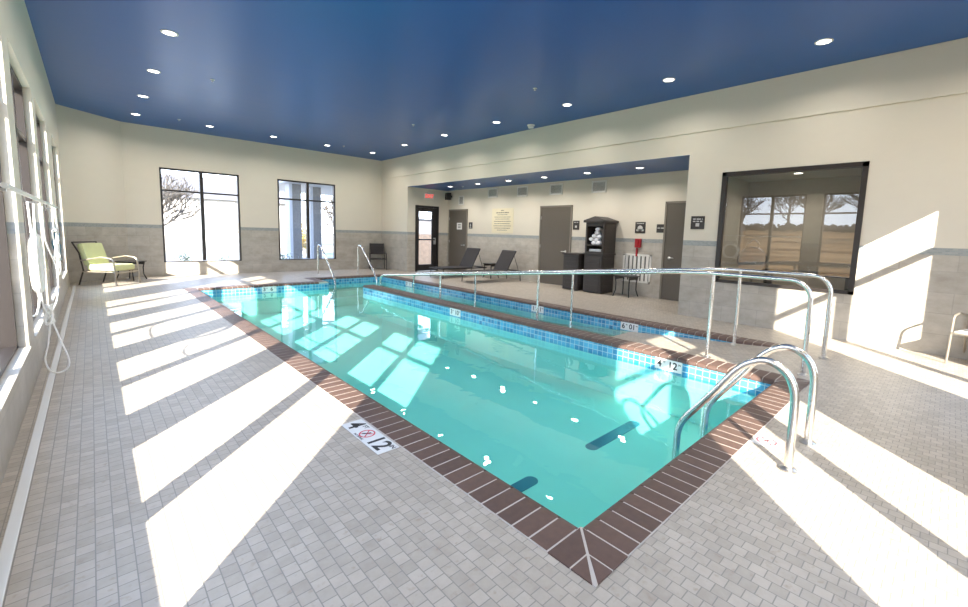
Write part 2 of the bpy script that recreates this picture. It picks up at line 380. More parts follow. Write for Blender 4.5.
# dark lane dashes on the pool floor
for x0, x1 in ((1.95, 3.0), (3.87, 4.94)):
    bm = B(); ring = [(x0+.07+.07*math.cos(PI/2+PI*k/8), 2.52+.07*math.sin(PI/2+PI*k/8)) for k in range(9)]+[(x1-.07+.07*math.cos(-PI/2+PI*k/8), 2.52+.07*math.sin(-PI/2+PI*k/8)) for k in range(9)]
    tp = [bm.verts.new((x, y, ZB+.006)) for x, y in ring]; bt_ = [bm.verts.new((x, y, ZB+.001)) for x, y in ring]; bm.faces.new(tp); bm.faces.new(bt_[::-1])
    for k in range(18): bm.faces.new((tp[k], tp[(k+1) % 18], bt_[(k+1) % 18], bt_[k]))
    build('pool_floor_stripe', bm, 'dash', kind='structure')

# ------------------------------------------------------------------ walls with openings
def wall_x(name, x0, x1, y0, y1, z0, z1, holes, mat='wall'):
    """wall slab between x0 and x1 (thickness), along y; holes = [(ya, yb, za, zb)]"""
    bm = B(); ys = sorted({y0, y1, *[h[0] for h in holes], *[h[1] for h in holes]})
    for a, b in zip(ys, ys[1:]):
        hs = [h for h in holes if h[0] <= a+1e-6 and h[1] >= b-1e-6]
        if not hs: box(bm, (x0, a, z0), (x1, b, z1)); continue
        h = hs[0]
        if h[2] > z0: box(bm, (x0, a, z0), (x1, b, h[2]))
        if h[3] < z1: box(bm, (x0, a, h[3]), (x1, b, z1))
    return build(name, bm, mat, kind='structure')
def wall_y(name, y0, y1, x0, x1, z0, z1, holes, mat='wall'):
    bm = B(); xs = sorted({x0, x1, *[h[0] for h in holes], *[h[1] for h in holes]})
    for a, b in zip(xs, xs[1:]):
        hs = [h for h in holes if h[0] <= a+1e-6 and h[1] >= b-1e-6]
        if not hs: box(bm, (a, y0, z0), (b, y1, z1)); continue
        h = hs[0]
        if h[2] > z0: box(bm, (a, y0, z0), (b, y1, h[2]))
        if h[3] < z1: box(bm, (a, y0, h[3]), (b, y1, z1))
    return build(name, bm, mat, kind='structure')
LW = [(1.1, 3.13), (3.6, 5.65), (6.12, 8.2), (8.68, 10.67), (11.95, 14.1)]
NW = [(.86, 2.9), (5.28, 7.35)]
FW = [(1.55, 3.62), (4.79, 6.83)]
S0, S1 = .40, 3.22
wall_x('wall_left', XL-.24, XL, YN-.24, 15.1, -.1, ZC, [(a, b, S0, S1) for a, b in LW])
wall_y('wall_near', YN-.24, YN, XL, XR+.2, -.1, ZC, [(a, b, S0, S1) for a, b in NW])
wall_y('wall_far', YF, YF+.24, .72, XR+.2, -.1, ZC, [(a, b, S0, S1) for a, b in FW])
# bevelled corner
bm = B(); d = Vector((.75-XL, YF-15.1, 0)).normalized(); nrm = Vector((-d.y, d.x, 0))
P0 = Vector((XL, 15.1, 0)); P1 = Vector((.75, YF, 0))
vsx = [P0, P1, P1+nrm*.24, P0+nrm*.24]
lo = [bm.verts.new((p.x, p.y, -.1)) for p in vsx]; hi = [bm.verts.new((p.x, p.y, ZC)) for p in vsx]
bm.faces.new(lo[::-1]); bm.faces.new(hi)
for k in range(4): bm.faces.new((lo[k], lo[(k+1) % 4], hi[(k+1) % 4], hi[k]))
build('wall_corner', bm, 'wall', kind='structure')
# right wall: solid near part with the big window, soffit over the opening, solid far part; upper part stands a little proud
wall_x('wall_right', XR, XR+.2, YN, YA0, -.1, 3.63, [(1.0, 3.1, .75, 2.82)])
bm = B(); box(bm, (XR, YA0, ZA), (XR+.2, YA1, 3.63)); build('wall_right_soffit', bm, 'wall', kind='structure')
bm = B(); box(bm, (XR, YA1, -.1), (XR+.2, YF, 3.63)); build('wall_right_far', bm, 'wall', kind='structure')
bm = B(); box(bm, (XR-.03, YN, 3.63), (XR+.2, YF, ZC), .008); build('wall_right_upper', bm, 'wall', kind='structure')
# alcove
wall_x('wall_alcove_back', XA, XA+.15, YA0-.15, YA1+.15, -.1, ZA+.1, [])
wall_y('wall_alcove_far', YA1, YA1+.2, XR+.2, XA, -.1, ZA+.1, [(9.15, 10.17, -.1, 2.53)])
wall_y('wall_alcove_near', YA0-.15, YA0, XR+.2, XA, -.1, ZA+.1, [])
bm = B(); box(bm, (XL-.24, YN-.24, ZC), (XR+.2, YF+.24, ZC+.15)); build('ceiling', bm, 'ceil', kind='structure')
bm = B(); box(bm, (XL-.24, YN-.24, ZC+.15), (XR+.2, YF+.24, 6.3)); build('roof_shade_mass', bm, 'siding', kind='structure')  # unseen mass added above the ceiling, tall enough to shade the canopy columns
bm = B(); box(bm, (XR+.2, YA0-.15, ZA), (XA+.15, YA1+.15, ZA+.1)); box(bm, (XR, YA0, ZA-.004), (XR+.2, YA1, ZA)); build('ceiling_alcove', bm, 'ceil', kind='structure')
# long strip on the floor along the left wall
bm = B(); box(bm, (-.395, YN, .0), (-.345, 14.4, .012), .004); build('trim_1', bm, 'wht', kind='structure')
bm = B(); box(bm, (XR+.2-.02, YA0, 0), (XR+.2, YA0+.001, .1)); bm.free()

# ------------------------------------------------------------------ windows
wi = [0]
def window(axis, plane, a, b, z0, z1, inner, transom=2.56, mull=True, t=.05, dep=.12, mat='bronze', sill=True, glass='glass'):
    """axis 'x': window in a wall of constant x (runs along y); plane = coordinate of the frame; inner = wall's room face"""
    wi[0] += 1
    root = thing('window_%d' % wi[0], None, None); root['kind'] = 'structure'
    bm = B()
    def bx(u0, u1, w0, w1, d=dep):
        if axis == 'x': box(bm, (plane-d/2, u0, w0), (plane+d/2, u1, w1))
        else: box(bm, (u0, plane-d/2, w0), (u1, plane+d/2, w1))
    bx(a, a+t, z0, z1); bx(b-t, b, z0, z1); bx(a, b, z0, z0+t*.7); bx(a, b, z1-t, z1)
    if mull: bx((a+b)/2-t*.9, (a+b)/2+t*.9, z0+t, z1-t)
    if transom: bx(a+t, b-t, transom-t*.5, transom+t*.5, dep*.9)
    build('window_frame', bm, mat, root, kind='structure')
    bm = B()
    if axis == 'x': quad(bm, [(plane, a+t, z0+t), (plane, b-t, z0+t), (plane, b-t, z1-t), (plane, a+t, z1-t)])
    else: quad(bm, [(a+t, plane, z0+t), (b-t, plane, z0+t), (b-t, plane, z1-t), (a+t, plane, z1-t)])
    build('window_glass', bm, glass, root, kind='structure')
    if sill:
        bm = B(); s = 1 if inner > plane else -1
        if axis == 'x': box(bm, (plane+s*dep/2, a, z0-.002), (inner+s*.012, b, z0+.008))
        else: box(bm, (a, plane+s*dep/2, z0-.002), (b, inner+s*.012, z0+.008))
        build('window_sill', bm, 'sill', root, kind='structure')
    return root
for a, b in LW: window('x', XL-.13, a, b, S0, S1, XL)
for a, b in NW: window('y', YN-.11, a, b, S0, S1, YN)
for a, b in FW: window('y', YF+.06, a, b, S0, S1, YF)
window('x', XR+.03, 1.0, 3.1, .75, 2.82, XR, transom=None, mull=False, t=.075, dep=.10, sill=False, glass='tinted')

# ------------------------------------------------------------------ room behind the big window
RX0, RX1, RY0, RY1, RZ = XR+.2, 12.0, -1.2, 3.6, 3.0
bm = B(); quad(bm, [(RX0, RY0, 0), (RX1, RY0, 0), (RX1, RY1, 0), (RX0, RY1, 0)]); build('floor_next_room', bm, 'jamb', kind='structure')
bm = B(); box(bm, (RX0, RY0, RZ), (RX1, RY1, RZ+.1)); build('ceiling_next_room', bm, 'white', kind='structure')
mroom = pbr('warm_grey_wall', (.50, .45, .37), .8)
bm = B(); box(bm, (RX1, RY0, 0), (RX1+.1, RY1, RZ)); build('wall_next_room_back', bm, mroom, kind='structure')
bm = B(); box(bm, (RX0, RY1-.002, 0), (RX1, RY1, RZ)); build('wall_next_room_far', bm, mroom, kind='structure')
bm = B(); box(bm, (RX0, RY0-.1, 0), (RX1, RY0, RZ)); build('wall_next_room_near', bm, mroom, kind='structure')

# ------------------------------------------------------------------ outdoors
bm = B(); G = 150
X0, Y0, X1, Y1 = XL-.24, YN-.24, 12.2, YF+.24
for (x0, y0, x1, y1) in [(-10, -G, X0, G), (X0, -G, X1, Y0), (X1, -G, G, G), (X0, Y1, X1, G), (XR+.2, YA1+.2, X1, Y1)]:
    quad(bm, [(x0, y0, -.12), (x1, y0, -.12), (x1, y1, -.12), (x0, y1, -.12)])
build('ground', bm, 'lawn', kind='structure')
HZ = [(-10, -.12), (-22, .35), (-38, 1.5), (-55, 2.9), (-75, 4.2), (-150, 6)]
def hz(x):
    for (a, za), (b, zb) in zip(HZ, HZ[1:]):
        if x >= b: return za+(zb-za)*(a-x)/(a-b)
    return 6
bm = B()
for (a, za), (b, zb) in zip(HZ, HZ[1:]): quad(bm, [(a, -G, za), (a, G, za), (b, G, zb), (b, -G, zb)])
build('hillside', bm, 'grass', kind='structure')
bm = B(); box(bm, (-30, 22, -.119), (40, 30, -.10)); box(bm, (X0-2.2, -8, -.119), (X0-.5, 22, -.105)); build('road', bm, 'road', kind='structure')

def bare_tree(name, x, y, h, seed, label, group='bare trees beyond the field'):
    r = random.Random(seed); root = thing(name, label, 'tree', (x, y, -.12), 0, group); bt = B(); bb = B()
    tube(bt, [(0, 0, 0), (.1*h*.1, 0, h*.2), (0, .05, h*.42)], .03*h, 7, radii=[.03*h, .022*h, .016*h])
    def br(bm, p, d, L, rad, lev):
        q = p+d*L*.5+Vector((r.uniform(-.1, .1), r.uniform(-.1, .1), r.uniform(0, .1)))*L; e = p+d*L+Vector((0, 0, .1*L))
        tube(bm, [p, q, e], rad, 4, radii=[rad, rad*.8, rad*.5], cap=False)
        if lev == 0: return
        for _ in range(4 if lev > 1 else 5):
            nd = (d+Vector((r.uniform(-.9, .9), r.uniform(-.9, .9), r.uniform(-.3, .7)))).normalized()
            br(bm, p.lerp(e, r.uniform(.45, 1)), nd, L*r.uniform(.55, .8), max(rad*.6, .018), lev-1)
    for _ in range(9):
        a = r.uniform(0, 2*PI); d = Vector((math.cos(a)*.8, math.sin(a)*.8, r.uniform(.3, 1.1))).normalized()
        br(bb, Vector((0, 0, h*r.uniform(.12, .42))), d, h*.23, .010*h, 3)
    build('trunk', bt, 'bark', root, smooth=True); build('branches', bb, 'bark', root); return root
t1 = bare_tree('bare_tree', -48, 12, 7, 1, 'bare tree on the rise, mirrored at the middle of the large window')
t1.location.z = hz(-48)
for i, (x, y, sc_, rz) in enumerate([(-46, 19.5, .95, 1.), (-52, 31, 1.0, 2.2), (-50, 2, 1.1, 3.), (-52, 38, 1.2, 4.1), (-52, -8, .95, 5.), (-66, 9, 1.2, 2.7), (-67, 19, 1.3, 1.9), (-68, 29, 1.3, .6)]):
    c = copy_tree(t1); c.location = (x, y, hz(x)); c.scale = (sc_, sc_, sc_); c.rotation_euler.z = rz
    c['label'] = ['bare tree second to the right along the rise, mirrored in the large window', 'bare tree third along the rise beyond the field', 'bare tree nearest on the rise, mirrored at the right of the large window', 'farthest right bare tree along the rise', 'bare tree at the near end of the rise', 'bare tree behind the front row, straight out from the building', 'tall bare tree behind the front row, right of its neighbour', 'bare tree behind the front row at its near end'][i]
t2 = bare_tree('leafless_tree', 2.4, 29.5, 6, 5, 'leafless tree with fine branches outside the left far window', 'leafless trees across the road')
c = copy_tree(t2); c.location = (16, 36, -.12); c.rotation_euler.z = 2; c['label'] = 'leafless tree standing across the road behind the right far window'
bm = B(); r = random.Random(3)
for k in range(700):
    y = -50+k*.18+r.uniform(-.4, .4); x = -60+r.uniform(-2.5, 2.5); sc_ = r.uniform(.2, .6)
    bmesh.ops.create_icosphere(bm, subdivisions=1, radius=sc_, matrix=Matrix.Translation((x, y, hz(x)+r.uniform(.1, .9))))
build('dry_brush', bm, 'brush', kind='stuff')
# house across the road
def house(name, x, y, w, dp, h, label, wins):
    root = thing(name, label, 'house', (x, y, -.1)); bm = B(); box(bm, (0, 0, 0), (w, dp, h)); build('walls', bm, 'siding', root)
    bm = B(); rf = [(-.3, -.3, h), (w+.3, -.3, h), (w+.3, dp+.3, h), (-.3, dp+.3, h)]; ap = [(-.3, dp/2, h+1.8), (w+.3, dp/2, h+1.8)]
    v = [bm.verts.new(p) for p in rf+ap]; 
    for f in ((0, 1, 5, 4), (2, 3, 4, 5), (0, 4, 3), (1, 2, 5), (0, 3, 2, 1)): bm.faces.new([v[i] for i in f])
    build('roof', bm, 'roofm', root)
    for (a, b, c_, d_) in wins:
        bm = B(); box(bm, (a, -.03, b), (c_, -.005, d_)); f = build('window', bm, 'trimblue', root)
        bm = B(); box(bm, (a+.08, -.04, b+.08), (c_-.08, -.03, d_-.08)); build('pane', bm, 'roofm', f)
house('white_house', 3.5, 38, 9, 6, 3.6, 'pale sided house across the road seen through the left far window', [(2.6, 1.4, 4.2, 2.6), (6., 1.2, 7.2, 2.5)])
house('garden_shed', -30, 31, 3, 3, 2.2, 'small pale shed in the dry field far left of the building', [(1, 1, 2, 1.8)])
# entrance canopy outside the right far window
root = thing('entrance_canopy', 'pale flat canopy roof carried by stone clad columns outside the right far window', 'canopy', (0, 0, 0))
bm = B(); box(bm, (6.0, 18.9, 3.45), (13, 24.5, 4.1)); build('canopy_roof', bm, 'trimblue', root)
for x, y in ((6.35, 19.7), (7.45, 20.3), (12, 20.3)):
    bm = B(); box(bm, (x, y, -.12), (x+.45, y+.5, 3.45)); c = build('column', bm, 'column', root)
    bm = B(); box(bm, (x-.06, y-.06, -.12), (x+.06, y+.5, 3.45)); build('corner_trim', bm, 'trimblue', c)
def shrub(x, y, h, mat, seed, label, leafs=220):
    r = random.Random(seed); root = thing('shrub', label, 'shrub', (x, y, -.12)); bs = B(); bl = B()
    for k in range(9):
        a = r.uniform(0, 6.28); top = Vector((math.cos(a)*h*.4*r.random(), math.sin(a)*h*.4*r.random(), h*r.uniform(.5, 1)))
        tube(bs, [(0, 0, 0), top*.5+Vector((.02, 0, 0)), top], .008, 4, radii=[.012, .008, .004])
        for _ in range(leafs//9):
            c_ = top*r.uniform(.35, 1)+Vector([r.uniform(-.13, .13)*h for _ in range(3)]); s = .05*h**.5
            u = Vector([r.uniform(-1, 1) for _ in range(3)]).normalized()*s; v = u.orthogonal().normalized()*s*.5
            quad(bl, [c_-u, c_+v, c_+u, c_-v])
    build('stems', bs, 'bark', root); build('leaves', bl, mat, root)
shrub(2.2, 17.2, .75, 'leaf', 1, 'small green shrub outside the lower left of the left far window')
shrub(3.3, 17.5, .65, 'leaf', 2, 'low shrub outside the lower right pane of the left far window')
shrub(5.3, 17.3, .7, 'leaf', 4, 'low green shrub outside the lower left of the right far window')
shrub(8.4, 24.5, 2.6, 'dryleaf', 3, 'golden leaved shrub behind the canopy columns', 700)
shrub(6.2, 25.5, 2.4, 'dryleaf', 8, 'golden leaved shrub seen left of the canopy columns', 600)
# fence and building outside the exit door
root = thing('wooden_fence', 'weathered vertical board fence outside the glass exit door', 'fence', (9.0, 17.2, -.12))
bm = B()
for k in range(22): box(bm, (k*.16, 0, 0), (k*.16+.15, .025, 1.55))
build('boards', bm, 'wood', root); bm = B(); box(bm, (0, .03, .3), (3.5, .08, .4)); box(bm, (0, .03, 1.2), (3.5, .08, 1.3)); build('rail', bm, 'wood', root)
root = thing('annex_building', 'low bluish grey building seen over the fence through the exit door', 'building', (13.5, 27, -.12))
bm = B(); box(bm, (0, 0, 0), (12, 4, 2.6)); build('walls', bm, 'roofm', root); bm = B(); box(bm, (-.2, -.2, 2.6), (12.2, 4.2, 2.75)); build('roof', bm, 'trimblue', root)

# ------------------------------------------------------------------ doors
def lever(parent, x, y, z, side=-1, mat='steel'):
    bm = B(); lathe(bm, [(.035, 0), (.035, .012), (.02, .02), (.015, .05)], (x-.002, y, z), 16, 'x')
    for v in bm.verts: v.co.x = 2*(x-.002)-v.co.x
    tube(bm, fillet([(x-.045, y, z), (x-.06, y-side*.03, z), (x-.06, y-side*.13, z)], .02), .011, 8)
    return build('door_handle', bm, mat, parent, kind='structure', smooth=True)
def door_x(n, ya, yb, ztop, hy, side, extra=None):
    root = thing('door_%d' % n, None, None); root['kind'] = 'structure'; x = XA
    bm = B()
    for a in ((ya, ya+.05, 0, ztop), (yb-.05, yb, 0, ztop), (ya, yb, ztop-.05, ztop)): box(bm, (x-.035, a[0], a[2]), (x, a[1], a[3]), .004)
    build('door_frame', bm, 'jamb', root, kind='structure')
    bm = B(); box(bm, (x-.018, ya+.05, .01), (x-.002, yb-.05, ztop-.05)); build('door_leaf', bm, 'doorp', root, kind='structure')
    lever(root, x-.018, hy, 1.07, side)
    bm = B()
    hside = yb-.05 if hy < (ya+yb)/2 else ya+.05
    for z in (.3, 1.2, 2.1): tube(bm, [(x-.022, hside, z-.05), (x-.022, hside, z+.05)], .009, 8)
    build('door_hinge', bm, 'steel', root, kind='structure')
    return root
door_x(1, 12.88, 14.06, 2.47, 13.05, -1)
door_x(2, 7.93, 9.2, 2.48, 8.12, -1)
door_x(3, 3.9, 5.05, 2.48, 4.86, 1)
# glass exit door in the far wall of the alcove
root = thing('door_4', None, None); root['kind'] = 'structure'
bm = B(); y = YA1-.01
for a in ((9.13, 9.20, 0, 2.56), (10.12, 10.19, 0, 2.56), (9.13, 10.19, 2.48, 2.56)): box(bm, (a[0], y-.05, a[2]), (a[1], y+.12, a[3]), .004)
build('door_frame', bm, 'black', root, kind='structure')
bm = B()
for a in ((9.2, 9.29, .02, 2.48), (9.90, 10.12, .02, 2.48), (9.29, 9.90, .02, .27), (9.29, 9.90, 2.33, 2.48)): box(bm, (a[0], y, a[2]), (a[1], y+.05, a[3]), .004)
build('door_leaf', bm, 'black', root, kind='structure')
bm = B(); quad(bm, [(9.29, y+.025, .27), (9.90, y+.025, .27), (9.90, y+.025, 2.33), (9.29, y+.025, 2.33)]); build('door_glass', bm, 'glass', root, kind='structure')
bm = B(); box(bm, (9.23, y-.07, 1.22), (10.0, y-.03, 1.27), .01); box(bm, (9.25, y-.04, 1.21), (9.29, y, 1.28)); build('push_bar', bm, 'black', root, kind='structure')
bm = B(); box(bm, (9.96, y-.05, 1.06), (10.06, y, 1.32), .01); tube(bm, fillet([(10.01, y-.04, 1.12), (10.01, y-.10, 1.12), (10.01, y-.10, 1.27), (10.01, y-.04, 1.27)], .02), .012, 8)
build('door_handle', bm, 'steel', root, kind='structure', smooth=True)
bm = B(); box(bm, (9.5, y-.05, 2.37), (9.8, y, 2.44), .008); tube(bm, [(9.6, y-.05, 2.45), (9.85, y-.12, 2.46), (9.95, y-.04, 2.5)], .01, 6); build('door_closer', bm, 'bronze', root, kind='structure')

# ------------------------------------------------------------------ recessed lights
def downlight(x, y, z, label, group, power=None, r=.085):
    root = thing('recessed_downlight', label, 'ceiling light', (x, y, z), 0, group)
    bm = B(); lathe(bm, [(r+.025, -.001), (r+.022, -.008), (r, -.010), (r-.004, -.002)], (0, 0, 0), 24, cap=False); build('trim_ring', bm, 'white', root, smooth=True)
    bm = B(); lathe(bm, [(r-.004, -.0045), (r-.004, -.0025)], (0, 0, 0), 24); build('lamp_lens', bm, 'lampm', root)
    ld = bpy.data.lights.new('downlight', 'AREA'); ld.shape = 'DISK'; ld.size = r*1.8; ld.energy = LAMP_W if power is None else power; ld.color = (1, .94, .86); ld.spread = math.radians(150)
    lo_ = bpy.data.objects.new('downlight_lamp', ld); C.objects.link(lo_); lo_.parent = root; lo_.location = (0, 0, -.014)
    return root
G1 = 'recessed lights in the main blue ceiling'
nl = ['nearest', 'second', 'third', 'fourth']
for i, y in enumerate((8.2, 10.4, 12.58, 14.76)): downlight(1.0, y, ZC, '%s recessed downlight in the row along the left ceiling edge' % nl[i], G1)
for i, x in enumerate((2.62, 4.3, 5.98)): downlight(x, 14.76, ZC, 'far row recessed downlight above the windows, %s from left corner' % ['first', 'second', 'third'][i], G1)
rl = ['at the upper right of the photo', 'second from the right edge of the photo', 'just right of the smoke detector', 'just left of the smoke detector', 'fifth back from the camera', 'sixth back from the camera', 'at the far right corner of the pool hall']
for i, y in enumerate((1.52, 3.74, 5.98, 8.2, 10.4, 12.58, 14.76)): downlight(7.65, y, ZC, 'right row recessed downlight ' + rl[i], G1)
al = ['farthest', 'second farthest', 'third farthest', 'third nearest', 'second nearest', 'nearest']
for i, y in enumerate((12.75, 11.22, 9.74, 8.28, 6.8, 5.3)): downlight(9.68, y, ZA, '%s recessed light in the low blue ceiling of the lounger alcove' % al[i], 'recessed lights in the alcove ceiling')
for x, y, t in ((1., 5.98, 'just above the top edge of the photo'), (1., 3.76, 'above the nearest left window'), (1., 1.54, 'beside the camera near the left wall'), (1., -.64, 'in the near left corner'), (2.64, -.64, 'second from the near left corner'), (4.3, -.64, 'midway along the near wall'), (5.98, -.64, 'third from the near left corner'), (7.65, -.64, 'in the near right corner')): downlight(x, y, ZC, 'unseen added recessed downlight ' + t, G1)  # unseen lamps continuing the ceiling grid, added to brighten the near floor
downlight(10.92, 2.37, RZ, 'recessed light glowing in the ceiling of the room behind the large window', 'light behind the large window', 32)
for i, (x, y) in enumerate(((1.87, 10.1), (1.88, 14.5), (6.4, 14.4), (6.38, 10.06), (6.4, 5.8), (9.9, 12.3))):
    zz = ZA if i == 5 else ZC
    root = thing('sprinkler_head', 'small white sprinkler head in the ceiling, ' + ['middle left', 'near the far left corner', 'near the far right corner', 'above the far pool end by the right lights', 'near the top right of the photo', 'in the low alcove ceiling'][i], 'sprinkler', (x, y, zz), 0, 'ceiling sprinkler heads')
    bm = B(); lathe(bm, [(.04, -.001), (.038, -.008), (.02, -.012)], (0, 0, 0), 16); build('cover_plate', bm, 'white', root, smooth=True)
    bm = B(); lathe(bm, [(.012, -.012), (.010, -.035), (.022, -.036), (.022, -.040)], (0, 0, 0), 12); build('nozzle', bm, 'steel', root)
root = thing('smoke_detector', 'round white smoke detector on the blue ceiling near the right wall', 'smoke detector', (8.42, 7.72, ZC))
bm = B(); lathe(bm, [(.10, -.001), (.10, -.02), (.085, -.03)], (0, 0, 0), 24); build('base', bm, 'white', root, smooth=True)
bm = B(); lathe(bm, [(.075, -.03), (.075, -.07), (.05, -.09)], (0, 0, 0), 24); build('sensor_dome', bm, 'wht', root, smooth=True)

# ------------------------------------------------------------------ handrails
def flange(bm, p, r=.055):
    lathe(bm, [(r, 0.001), (r, .010), (r*.7, .024), (r*.45, .03)], p, 20)
R_ = .0265
def catmull(P, n=6):
    P = [Vector(p) for p in P]; out = []
    for i in range(len(P)-1):
        p0, p1, p2, p3 = P[max(i-1, 0)], P[i], P[i+1], P[min(i+2, len(P)-1)]
        for k in range(n):
            t = k/n; out.append(.5*((2*p1)+(-p0+p2)*t+(2*p0-5*p1+4*p2-p3)*t*t+(-p0+3*p1-3*p2+p3)*t**3))
    out.append(P[-1]); return out
# near pool entry rails (two matching bent rails)
def entry_rail(x, label):
    root = thing('pool_entry_rail', label, 'handrail', (x, .62, 0), 0, 'pair of entry rails at the near pool end')
    K = [(0, 0), (0, .2), (0, .40), (.008, .54), (.045, .64), (.11, .70), (.19, .722), (.28, .69), (.37, .61), (.50, .42), (.64, .225), (.715, .115), (.752, .02), (.76, -.1), (.76, -.55)]
    bm = B(); tube(bm, catmull([(0, a, b) for a, b in K]), R_, 14); build('rail_tube', bm, 'chrome', root, smooth=True)
    bm = B(); flange(bm, (0, 0, 0)); build('base_flange', bm, 'steel', root, smooth=True)
    return root
entry_rail(3.40, 'near bent steel entry rail at the pool corner, the one closer to the camera')
entry_rail(3.99, 'bent steel entry rail behind its twin at the near pool end')
# far stair rails
def stair_rail(x, ya, label):
    root = thing('stair_rail', label, 'handrail', (x, ya, 0), 0, 'pair of stair rails at the far pool end')
    pts = fillet([(0, 0, 0), (0, -.02, .93), (0, -.12, 1.01), (0, -.30, .97), (0, -1.18, .18), (0, -1.38, -.10), (0, -1.42, -.55)], .12, 5)
    bm = B(); tube(bm, pts, R_, 10); build('rail_tube', bm, 'chrome', root, smooth=True)
    bm = B(); flange(bm, (0, 0, 0)); build('base_flange', bm, 'steel', root, smooth=True)
stair_rail(5.52, 14.55, 'left slanted steel stair rail at the far pool end in front of the window')
stair_rail(6.90, 14.45, 'right slanted steel stair rail at the far pool end by the black chair')
# ramp rails
def ramp_rail(x, posts, label, y_near, first_post, flat_y=2.4):
    root = thing('ramp_handrail', label, 'handrail', (x, y_near, 0), 0, 'pair of long ramp handrails')
    zt_ = 1.108; sl_ = (1.108-.27)/(11.19-flat_y)
    top = lambda y: zt_ - max(0, y-flat_y)*sl_
    R2 = .22; p = [(0, 0, 0), (0, 0, zt_-R2)]
    for k in range(1, 11):
        a = PI-k/10*PI/2; p.append((0, R2+R2*math.cos(a), zt_-R2+R2*math.sin(a)))
    p += [(0, flat_y-y_near-.2, zt_), (0, flat_y-y_near+.2, top(flat_y+.2)), (0, 11.0-y_near, top(11.0))]
    ze = top(11.2)
    p += [(0, 11.12-y_near, ze-.02), (0, 11.2-y_near, ze-.10), (0, 11.22-y_near, -.45)]
    bm = B(); tube(bm, p, R_, 14); build('rail_tube', bm, 'chrome', root, smooth=True)
    bm = B(); flange(bm, (0, 0, 0)); build('base_flange', bm, 'steel', root, smooth=True)
    for y in posts:
        zf = -max(0, (y-1.55))*rs if x > 6.0 or True else 0
        bm = B(); tube(bm, [(0, y-y_near, zf), (0, y-y_near, top(y))], R_*.92, 12); q = build('post', bm, 'chrome', root, smooth=True)
        bm = B(); flange(bm, (0, y-y_near, zf)); build('post_flange', bm, 'steel', q, smooth=True)
ramp_rail(6.04, (2.14, 5.2, 8.28), 'long polished ramp handrail beside the brick divider, nearer the pool', 1.06, 2.14)
ramp_rail(7.17, (2.16, 5.25, 8.3), 'long polished ramp handrail on the wall side of the ramp', 1.05, 2.16)

# ------------------------------------------------------------------ depth markers
root = thing('depth_marker_tile', 'white deck marker reading 4 FT 12 IN with red no diving symbol', 'sign', (1.455, 2.88, 0))
bm = B(); box(bm, (-.085, -.30, .0005), (.085, .30, .004)); build('marker_plate', bm, 'wht', root)
RZf = (0, 0, -PI/2)
text('depth_number', '4', .19, 'ink', root, (-.005, .22, .0045), RZf, .0004)
text('unit_text', 'FT', .05, 'ink', root, (.045, .14, .0045), RZf, .0004)
text('depth_number', '12', .19, 'ink', root, (-.005, -.16, .0045), RZf, .0004)
text('unit_text', 'IN', .05, 'ink', root, (.045, -.27, .0045), RZf, .0004)
text('warning_text', 'NO DIVING', .025, 'ink', root, (-.07, .03, .0045), RZf, .0004)
def nodiving(parent, r, z=.0045, c=(0, .03)):
    bm = B(); lathe(bm, [(r, z), (r, z+.001), (r*.84, z+.001), (r*.84, z)], (c[0], c[1], 0), 28, cap=False)
    for s in (1, -1):
        box(bm, (c[0]-r*.9, c[1]-r*.07, z), (c[0]+r*.9, c[1]+r*.07, z+.0008), rot=Matrix.Rotation(s*PI/4, 3, 'Z'), piv=(c[0], c[1], 0))
    build('no_diving_ring', bm, 'redink', parent)
    bm = B(); tube(bm, [(c[0]-r*.45, c[1]+r*.35, z+.001), (c[0], c[1], z+.001), (c[0]+r*.5, c[1]-r*.1, z+.001)], .004, 6); build('diver_figure', bm, 'ink', parent)
nodiving(root, .062)
root = thing('no_diving_tile', 'white deck tile with a red no diving symbol between the near entry rails', 'sign', (3.76, .84, 0))
bm = B(); box(bm, (-.10, -.085, .0005), (.10, .085, .004)); build('marker_plate', bm, 'wht', root); nodiving(root, .07, c=(0, 0))
def wallmark(x, y, a, ua, b, ub, label, h=.15, w=.36, rot=RX):
    root = thing('depth_marker_tile', label, 'sign', (x, y, -.118))
    bm = B()
    if rot is RX: box(bm, (-.006, -w/2, -h/2), (.0, w/2, h/2)); P = lambda s: (-.0065, -s, 0); U = lambda s: (-.0065, -s, .03)
    else: box(bm, (-w/2, -.006, -h/2), (w/2, .0, h/2)); P = lambda s: (s, -.0065, 0); U = lambda s: (s, -.0065, .03)
    build('marker_plate', bm, 'wht', root)
    text('depth_number', a, .13, 'ink', root, P(-.12), rot, .0005); text('unit_text', ua, .035, 'ink', root, U(-.055), rot, .0005)
    text('depth_number', b, .13, 'ink', root, P(.06), rot, .0005); text('unit_text', ub, .035, 'ink', root, U(.15), rot, .0005)
wallmark(5.5, 2.42, '4', 'FT', '12', 'IN', 'white waterline tile reading 4 FT 12 IN on the divider near the entry rails')
wallmark(5.5, 7.0, '3', 'FT', '10', 'IN', 'white waterline depth tile far along the brick divider')
wallmark(7.3, 6.28, '1', 'FT', '11', 'IN', 'white waterline depth tile on the ramp curb behind a rail post')
wallmark(7.3, 4.0, '6', 'IN', '01', 'IN', 'white waterline tile reading 6 IN on the ramp curb near its dry end')
wallmark(7.3, 11.7, '2', 'FT', '1', 'IN', 'small white depth tile at the far end of the ramp curb')
wallmark(3.43, 12.5, '3', 'FT', '6', 'IN', 'sunlit white depth tile on the far pool wall under the coping', rot=RYF)

